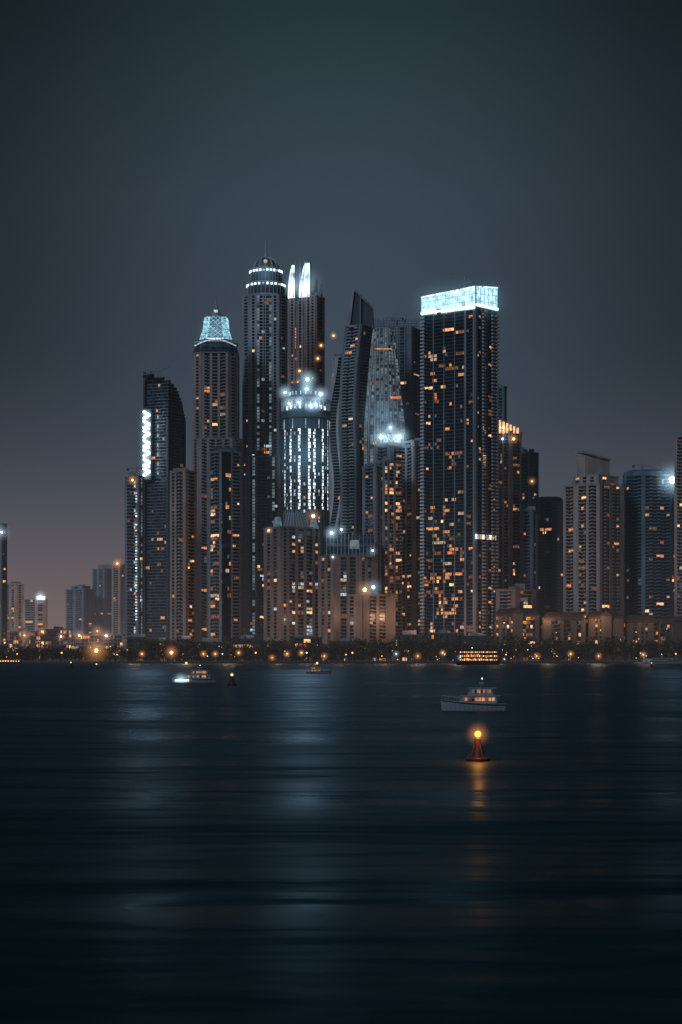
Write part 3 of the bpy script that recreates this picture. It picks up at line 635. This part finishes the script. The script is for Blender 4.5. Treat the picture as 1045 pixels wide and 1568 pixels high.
for k in range(16):
    a=k*6.283/16+R_()*.3; up=random.uniform(.1,1.0); L_=random.uniform(2.6,3.4); pr=None
    for s_ in range(6):
        t=s_/5; r_=L_*t; z=h+up*L_*(t*.9)-L_*.9*t*t; w=.42*(1-t*.8)
        c=Vector((math.cos(a)*r_+.2,math.sin(a)*r_,z)); sd=Vector((-math.sin(a),math.cos(a),0))*w
        cur=(c-sd-Vector((0,0,.25*w)),c,c+sd-Vector((0,0,.25*w)))
        if pr:
            pmx.quad(tuple(pr[0]),tuple(pr[1]),tuple(cur[1]),tuple(cur[0]),FO[k%3]); pmx.quad(tuple(pr[1]),tuple(pr[2]),tuple(cur[2]),tuple(cur[1]),FO[k%3])
        pr=cur
po=pmx.obj('palm_tree'); po.location=(X(745,2046),2046,2)
for px in(22,60,98,130,170,205,240,352,430,478,520,595,612,640,668,752,757,770,800,815,868,880,905,940,1010,1030):
    o=bpy.data.objects.new('palm_tree',po.data); d=random.uniform(2042,2048); o.location=(X(px,d),d,2); s=random.uniform(1.0,1.9); o.scale=(s,s,s); o.rotation_euler[2]=R_()*6; sc.collection.objects.link(o)
# ================================================================== street lamps
def lampmesh(mat,r):
    L=MB(); L.rev(0,0,[(.25,0),(.25,.6),(.13,.7),(.09,7.2)],C_GREY,8); L.beam((0,0,7.15),(0,-1.2,7.5),.14,C_GREY); L.box(-.25,.25,-1.7,-.7,7.45,7.65,C_GREY); L.ball((0,-1.2,7.45-r*.5),r,mat,8)
    return L.obj('street_lamp')
la=lampmesh(AMS,.7); lb=lampmesh(WSM,.55); lc=lampmesh(emit('lamp_warm_bright',(1,.5,.18),12),1.1)
la.location=(X(27,2046),2046,2.13); lb.location=(X(341,2044),2044,2.13)
lc.location=(X(148,2040),2040,2.1); lc.scale=(1.5,1.5,1.5)
HZ=[halo((X(148,2040),2037,12.8),20,'a')]
def addl(src,px,d,s=1):
    o=bpy.data.objects.new('street_lamp',src.data); o.location=(X(px,d),d,2.13); o.scale=(s,s,s); sc.collection.objects.link(o); return o
for px,k in((218,'a'),(263,'A'),(312,'a'),(318,'w'),(330,'a'),(366,'a'),(392,'a'),(417,'a'),(440,'a'),(462,'a'),(470,'w'),(497,'a'),(530,'a'),(540,'a'),(585,'a'),(607,'w'),(640,'a'),(678,'a'),(705,'w'),(745,'a'),(775,'a'),(822,'a'),(874,'a'),(886,'a'),(917,'a'),(985,'a'),(1035,'a'),(95,'a'),(180,'a')):
    d=random.uniform(2038,2042); s=random.choice([.5,.7,.9,1,1.15])
    if k=='A': o=addl(lc,px,d,1.2); HZ.append(halo((X(px,d),d-2,2+7.5*1.2),11,'a'))
    else:
        o=addl(la if k=='a' else lb,px,d,s)
        if R_()<.6: HZ.append(halo((X(px,d),d-1.5,2+7.2*s),6,'a' if k=='a' else 'ws'))
# string of small garden lights along the promenade (one object)
gl_=MB()
for i in range(190):
    px=random.uniform(190,1045); d=random.uniform(2038.6,2043); zz_=random.choice([3.2,3.6,5,7,9,12,16])*random.uniform(.9,1.1)
    if mn.noise((px*.03,3,1))<.05: continue
    x=X(px,d); gl_.beam((x,d+.3,2.1),(x,d+.3,zz_),.12,C_GREY); gl_.ball((x,d,zz_),random.uniform(.16,.40),random.choice([AMS,AMS,L2,L1,L1,WSM]),6)
gl_.obj('garden_lights')
e=bpy.data.objects.new('street_lamp_glow_spheres',None); sc.collection.objects.link(e)  # groups the bloom spheres added at street lamps
for o in HZ: o.parent=e
def pl(px,d,z,col,w,r=3,name='street_glow_lamp'):
    l=bpy.data.lights.new(name,'POINT'); l.color=col; l.energy=w; l.shadow_soft_size=r
    o=bpy.data.objects.new(name,l); o.location=(X(px,d),d,z); sc.collection.objects.link(o)
for px,w in((205,20000),(285,30000),(350,26000),(425,13000),(470,11000),(520,9000),(590,11000),(640,24000),(700,22000),(760,18000),(840,20000),(915,26000),(990,14000)):
    pl(px,2086,46,(1,.50,.27),w*.7,4)
for px,w in((30,60000),(110,60000),(165,50000)): pl(px,3200,30,(1,.5,.28),w*1.2,6)
# unseen spots added to lay reflection streaks on the water
def spot(px,py,d,tx,w,col=(.6,.84,1)):
    l=bpy.data.lights.new('water_streak_spot','SPOT'); l.energy=w; l.color=col; l.spot_size=math.radians(16); l.spot_blend=1; l.shadow_soft_size=9
    o=bpy.data.objects.new('water_streak_spot',l); p=Vector((X(px,d),d,Z(py,d))); o.location=p
    v=Vector((tx,330,0))-p; o.rotation_euler=v.to_track_quat('-Z','Y').to_euler(); sc.collection.objects.link(o)
spot(224,680,2400,-30,.75e5); spot(466,690,2215,0,1.5e5); spot(690,460,2090,15,.25e5); spot(1030,735,2225,50,.45e5)
# ================================================================== boats
HULL=stone('gelcoat',(.30,.32,.36),.35,.15); HD=stone('hull_dark',(.05,.055,.07),.4)
def boat(name,px,d,L,kind,head=1,hull=HULL,decks=2):
    T=Thing(name,(X(px,d),d,0)); cx=X(px,d)
    sec=[]; n=14
    for i in range(n+1):
        t=i/n; x=(t-.5)*L; hw=L*.135*(1-max(0,(t-.55)/.45)**2.2)*(0.86+.14*min(1,t/.2)); fb=L*.085+L*.055*t*t
        sec.append((x+ (L*.03*t),max(hw,.03),fb))
    S=lambda x,y,z:(cx+head*x,d+y,z)
    for (x0,w0,f0),(x1,w1,f1) in zip(sec,sec[1:]):
        for s in(1,-1):
            T['hull'].quad(S(x0*.96,s*w0*.7,-.3),S(x1*.94,s*w1*.6,-.3),S(x1,s*w1,f1),S(x0,s*w0,f0),hull)
            T['hull'].quad(S(x0,s*w0*1.01,f0-L*.022),S(x1,s*w1*1.01,f1-L*.022),S(x1,s*w1*1.02,f1-L*.008),S(x0,s*w0*1.02,f0-L*.008),HD)
        T['hull'].quad(S(x0,-w0,f0),S(x1,-w1,f1),S(x1,w1,f1),S(x0,w0,f0),hull)
    x,w,f=sec[0]; T['hull'].quad(S(x*.96,-w*.7,-.3),S(x*.96,w*.7,-.3),S(x,w,f),S(x,-w,f),hull)
    zb=L*.09
    for k in range(decks):
        a0,a1=-.36+.06*k,.24-.13*k; hh=L*.085; hw=L*.105*(1-.14*k)
        lo=[S(a0*L,-hw,zb),S(a1*L,-hw*.8,zb),S(a1*L,hw*.8,zb),S(a0*L,hw,zb)]; hi=[S((a0+.015)*L,-hw*.92,zb+hh),S((a1-.07)*L,-hw*.7,zb+hh),S((a1-.07)*L,hw*.7,zb+hh),S((a0+.015)*L,hw*.92,zb+hh)]
        T['superstructure'].hexa(lo,hi,hull)
        nw=9
        for j in range(nw):
            t0=a0+.04+(a1-a0-.12)*j/nw;t1=t0+(a1-a0-.12)/nw*.75
            T['windows'].box(min(cx+head*t0*L,cx+head*t1*L),max(cx+head*t0*L,cx+head*t1*L),d-hw-.04,d-hw*.7,zb+hh*.35,zb+hh*.8,(random.choice([L3,L1,L4,L1,G1]) if kind!='dark' else G1))
        rf=[S((a0-.05)*L,-hw*1.05,zb+hh),S((a1-.02)*L,-hw*.85,zb+hh),S((a1-.02)*L,hw*.85,zb+hh),S((a0-.05)*L,hw*1.05,zb+hh)]
        T['superstructure'].hexa(rf,[(p[0],p[1],p[2]+L*.01) for p in rf],hull); zb+=hh+L*.01
    T['mast'].beam(S(-.1*L,0,zb-.01),S(-.13*L,0,zb+L*.1),L*.012,hull); T['mast'].beam(S(-.16*L,0,zb+L*.05),S(-.08*L,0,zb+L*.055),L*.02,hull); T['mast'].ball(S(-.13*L,0,zb+L*.11),L*.009,WSM,8)
    for i in range(11):
        t=.5+.045*i; x,w,f=sec[min(n,int(t*n))]; T['railing'].beam(S((t-.5)*L,-w,f),S((t-.5)*L,-w,f+L*.05),L*.003,C_WHITE)
    for i in range(6,n): 
        x0,w0,f0=sec[i];x1,w1,f1=sec[i+1]; T['railing'].beam(S(x0,-w0,f0+L*.05),S(x1,-w1,f1+L*.05),L*.003,C_WHITE)
    return T
T=boat('motor_yacht',726,369,11,'lit',-1); T.done((1,1,1.3))
T=boat('motor_yacht',298,722,15,'lit',-1); c=(X(279,722),719.5,.9); T['deck_lights'].box(c[0]-2.2,c[0]+2.5,c[1],c[1]+.3,.45,1.0,CYB); T.h.append(((c[0],c[1]-1,.9),4,'w'))
T['deck_lights'].ball((X(286,722),721,6.6),.4,L2); T.done()
T=boat('motor_boat',488,1015,12,'lit',1); T['deck_lights'].ball((X(486,1015),1012,5.2),.5,AMS); T.done()
T=boat('motor_boat',15,1950,22,'lit',1,HD,1)
for i in range(8): T['deck_lights'].ball((X(2+i*4,1950),1946,2.6),.45,AMS)
T.done()
T=boat('dinner_cruise_boat',732,1805,37,'lit',1,HD,2)
for r_ in range(3):
    for i in range(20): T['deck_lights'].ball((X(705+i*2.9,1805),1799.5,4.2+r_*3.3),.34 if i%2 else .5,AMS if (i+r_)%3 else L2)
T.done()
T=boat('moored_boat',1020,1985,30,'dark',1,HULL,1); T.done()
T=Thing('floating_pier',(X(1015,2005),2005,0)); T['deck'].box(X(972,2005),X(1070,2005),2000,2006,.5,1.5,C_PALE)
for i in range(14): T['piles'].rev(X(975+i*7,2005),2000.5,[(.5,-2),(.5,3.2)],C_GREY,8)
T['deck'].box(X(985,2005),X(998,2005),2001,2005,1.5,4.5,C_WHITE); T.done()
# ================================================================== buoys
BR=stone('buoy_red',(.075,.022,.018),.5,.3,2.); 
def buoy(px,d,s,big):
    T=Thing('navigation_buoy',(X(px,d),d,0)); cx=X(px,d); B=T['float']
    B.rev(cx,d,[(.6*s,-.4*s),(1.0*s,-.15*s),(1.12*s,.05*s),(1.12*s,.20*s),(.95*s,.30*s),(.5*s,.36*s)],BR,28)
    T['tower'].rev(cx,d,[(.56*s,.34*s),(.48*s,.6*s),(.36*s,1.3*s),(.32*s,1.95*s),(.38*s,1.97*s),(.38*s,2.05*s),(.1*s,2.06*s)],BR,20)
    for j in range(4):
        a=j*math.pi/2+.5; T['tower'].beam((cx+.85*s*math.cos(a),d+.85*s*math.sin(a),.32*s),(cx+.36*s*math.cos(a),d+.36*s*math.sin(a),1.5*s),.06*s,C_DARK)
    for j in range(10):
        a=j*.628; b=a+.628; T['tower'].beam((cx+1.0*s*math.cos(a),d+1.0*s*math.sin(a),.6*s),(cx+1.0*s*math.cos(b),d+1.0*s*math.sin(b),.6*s),.04*s,C_DARK); T['tower'].beam((cx+1.0*s*math.cos(a),d+1.0*s*math.sin(a),.25*s),(cx+1.0*s*math.cos(a),d+1.0*s*math.sin(a),.6*s),.04*s,C_DARK)
    T['lantern'].rev(cx,d,[(.2*s,2.05*s),(.2*s,2.22*s)],C_DARK,12); T['lantern'].ball((cx,d,2.48*s),.30*s,emit('buoy_lamp',(1,.30,.03),4,sample=True) if big else AMS,16); T['lantern'].rev(cx,d,[(.16*s,2.76*s),(.12*s,2.86*s),(.02*s,3.0*s)],C_DARK,12)
    if big: T.h.append(((cx,d,2.48*s),1.7,'a'))
    T.done()
buoy(732,197,1.0,True); buoy(355.5,650,1.35,False); buoy(109,1480,1.4,False); buoy(148,1300,1.3,False); buoy(998,1500,1.2,False)
l=bpy.data.lights.new('buoy_light','POINT'); l.color=(1,.30,.05); l.energy=260; l.shadow_soft_size=.35; o=bpy.data.objects.new('buoy_light',l); o.location=(X(732,197),197-.5,2.5); sc.collection.objects.link(o)
# ================================================================== city haze put in as self-glowing air, lifts dark tones, thins with height
m,nt,out=newmat('city_haze_glow_air'); N=nt.nodes; Lk=nt.links
ge=N.new('ShaderNodeNewGeometry'); sp=N.new('ShaderNodeSeparateXYZ'); Lk.new(ge.outputs['Position'],sp.inputs[0])
def mth(op,a,b=None,cl=False):
    n=N.new('ShaderNodeMath'); n.operation=op; n.use_clamp=cl
    for i,v in enumerate((a,b)):
        if v is None: continue
        if isinstance(v,(int,float)): n.inputs[i].default_value=v
        else: Lk.new(v,n.inputs[i])
    return n.outputs[0]
zc=sp.outputs[2]
warm=mth('MULTIPLY',mth('EXPONENT',mth('MULTIPLY',zc,-1/75.)),2.6e-5)
cool=mth('MULTIPLY',mth('POWER',mth('SUBTRACT',1.0,mth('MULTIPLY',zc,1/640.),True),1.6),1.8e-5)
e1=N.new('ShaderNodeEmission'); e1.inputs[0].default_value=(1,.58,.46,1); Lk.new(warm,e1.inputs[1])
e2=N.new('ShaderNodeEmission'); e2.inputs[0].default_value=(.46,.74,1,1); Lk.new(cool,e2.inputs[1])
ad=N.new('ShaderNodeAddShader'); Lk.new(e1.outputs[0],ad.inputs[0]); Lk.new(e2.outputs[0],ad.inputs[1]); Lk.new(ad.outputs[0],out.inputs['Volume'])
try: m.cycles.volume_step_rate=4.0
except Exception: pass
hz=MB(); hz.box(-4000,4000,1640,3700,1.0,645,m); hz.obj('city_haze_glow')
# ================================================================== world, added cool fill, camera
w=bpy.data.worlds.new('World'); sc.world=w; w.use_nodes=True; nt=w.node_tree; N=nt.nodes; Lk=nt.links; N.clear()
out=N.new('ShaderNodeOutputWorld'); bg=N.new('ShaderNodeBackground'); Lk.new(bg.outputs[0],out.inputs[0])
tc=N.new('ShaderNodeTexCoord'); sp=N.new('ShaderNodeSeparateXYZ'); Lk.new(tc.outputs['Generated'],sp.inputs[0])
mr=N.new('ShaderNodeMapRange'); mr.inputs[1].default_value=0; mr.inputs[2].default_value=.5; Lk.new(sp.outputs[2],mr.inputs[0])
rp=N.new('ShaderNodeValToRGB'); st=[(0,(108,86,79)),(.03,(101,84,81)),(.092,(84,77,82)),(.154,(69,71,81)),(.214,(63,70,82)),(.30,(60,71,83)),(.42,(56,69,80)),(.50,(48,62,71)),(.58,(37,52,59)),(1,(14,27,33))]
cr=rp.color_ramp
while len(cr.elements)<len(st): cr.elements.new(.5)
for e_,(p,c_) in zip(cr.elements,st): e_.position=p; e_.color=lin(c_)+[1]
Lk.new(mr.outputs[0],rp.inputs[0])
ab=N.new('ShaderNodeMath'); ab.operation='ABSOLUTE'; Lk.new(sp.outputs[0],ab.inputs[0])
m1=N.new('ShaderNodeMapRange'); m1.interpolation_type='SMOOTHSTEP'; m1.inputs[1].default_value=0.0; m1.inputs[2].default_value=.2; m1.inputs[3].default_value=0; m1.inputs[4].default_value=.66; Lk.new(ab.outputs[0],m1.inputs[0])
m2=N.new('ShaderNodeMapRange'); m2.interpolation_type='SMOOTHSTEP'; m2.inputs[1].default_value=.04; m2.inputs[2].default_value=.15; Lk.new(sp.outputs[2],m2.inputs[0])
mu=N.new('ShaderNodeMath'); mu.operation='MULTIPLY'; Lk.new(m1.outputs[0],mu.inputs[0]); Lk.new(m2.outputs[0],mu.inputs[1])
om=N.new('ShaderNodeMath'); om.operation='SUBTRACT'; om.inputs[0].default_value=1; Lk.new(mu.outputs[0],om.inputs[1])
sc1=N.new('ShaderNodeVectorMath'); sc1.operation='SCALE'; Lk.new(rp.outputs[0],sc1.inputs[0]); Lk.new(om.outputs[0],sc1.inputs['Scale'])
sky=N.new('ShaderNodeTexSky'); sky.sky_type='NISHITA'; sky.sun_disc=False; sky.sun_elevation=math.radians(-4); sky.sun_rotation=math.radians(200)
sc2=N.new('ShaderNodeVectorMath'); sc2.operation='SCALE'; sc2.inputs['Scale'].default_value=.03; Lk.new(sky.outputs[0],sc2.inputs[0])
av=N.new('ShaderNodeVectorMath'); av.operation='ADD'; Lk.new(sc1.outputs[0],av.inputs[0]); Lk.new(sc2.outputs[0],av.inputs[1])
Lk.new(av.outputs[0],bg.inputs[0]); bg.inputs[1].default_value=1.0
s=bpy.data.lights.new('cool_fill_sun','SUN'); s.energy=.72; s.angle=math.radians(12); s.color=(.62,.80,1.0)  # soft cool sun added as fill to lift the facades
so=bpy.data.objects.new('cool_fill_sun',s); so.rotation_euler=(math.radians(62),0,math.radians(-32)); so.location=(0,0,300); sc.collection.objects.link(so)
cam=bpy.data.cameras.new('camera'); cam.sensor_fit='VERTICAL'; cam.sensor_height=36; cam.sensor_width=24; cam.lens=FOC/1568*36; cam.shift_y=216/1568; cam.clip_start=1; cam.clip_end=90000
co=bpy.data.objects.new('camera',cam); co.location=(0,0,EYE); co.rotation_euler=(math.radians(90),0,0); sc.collection.objects.link(co); sc.camera=co
print('faces',sum(len(o.data.polygons) for o in sc.objects if o.type=='MESH'))
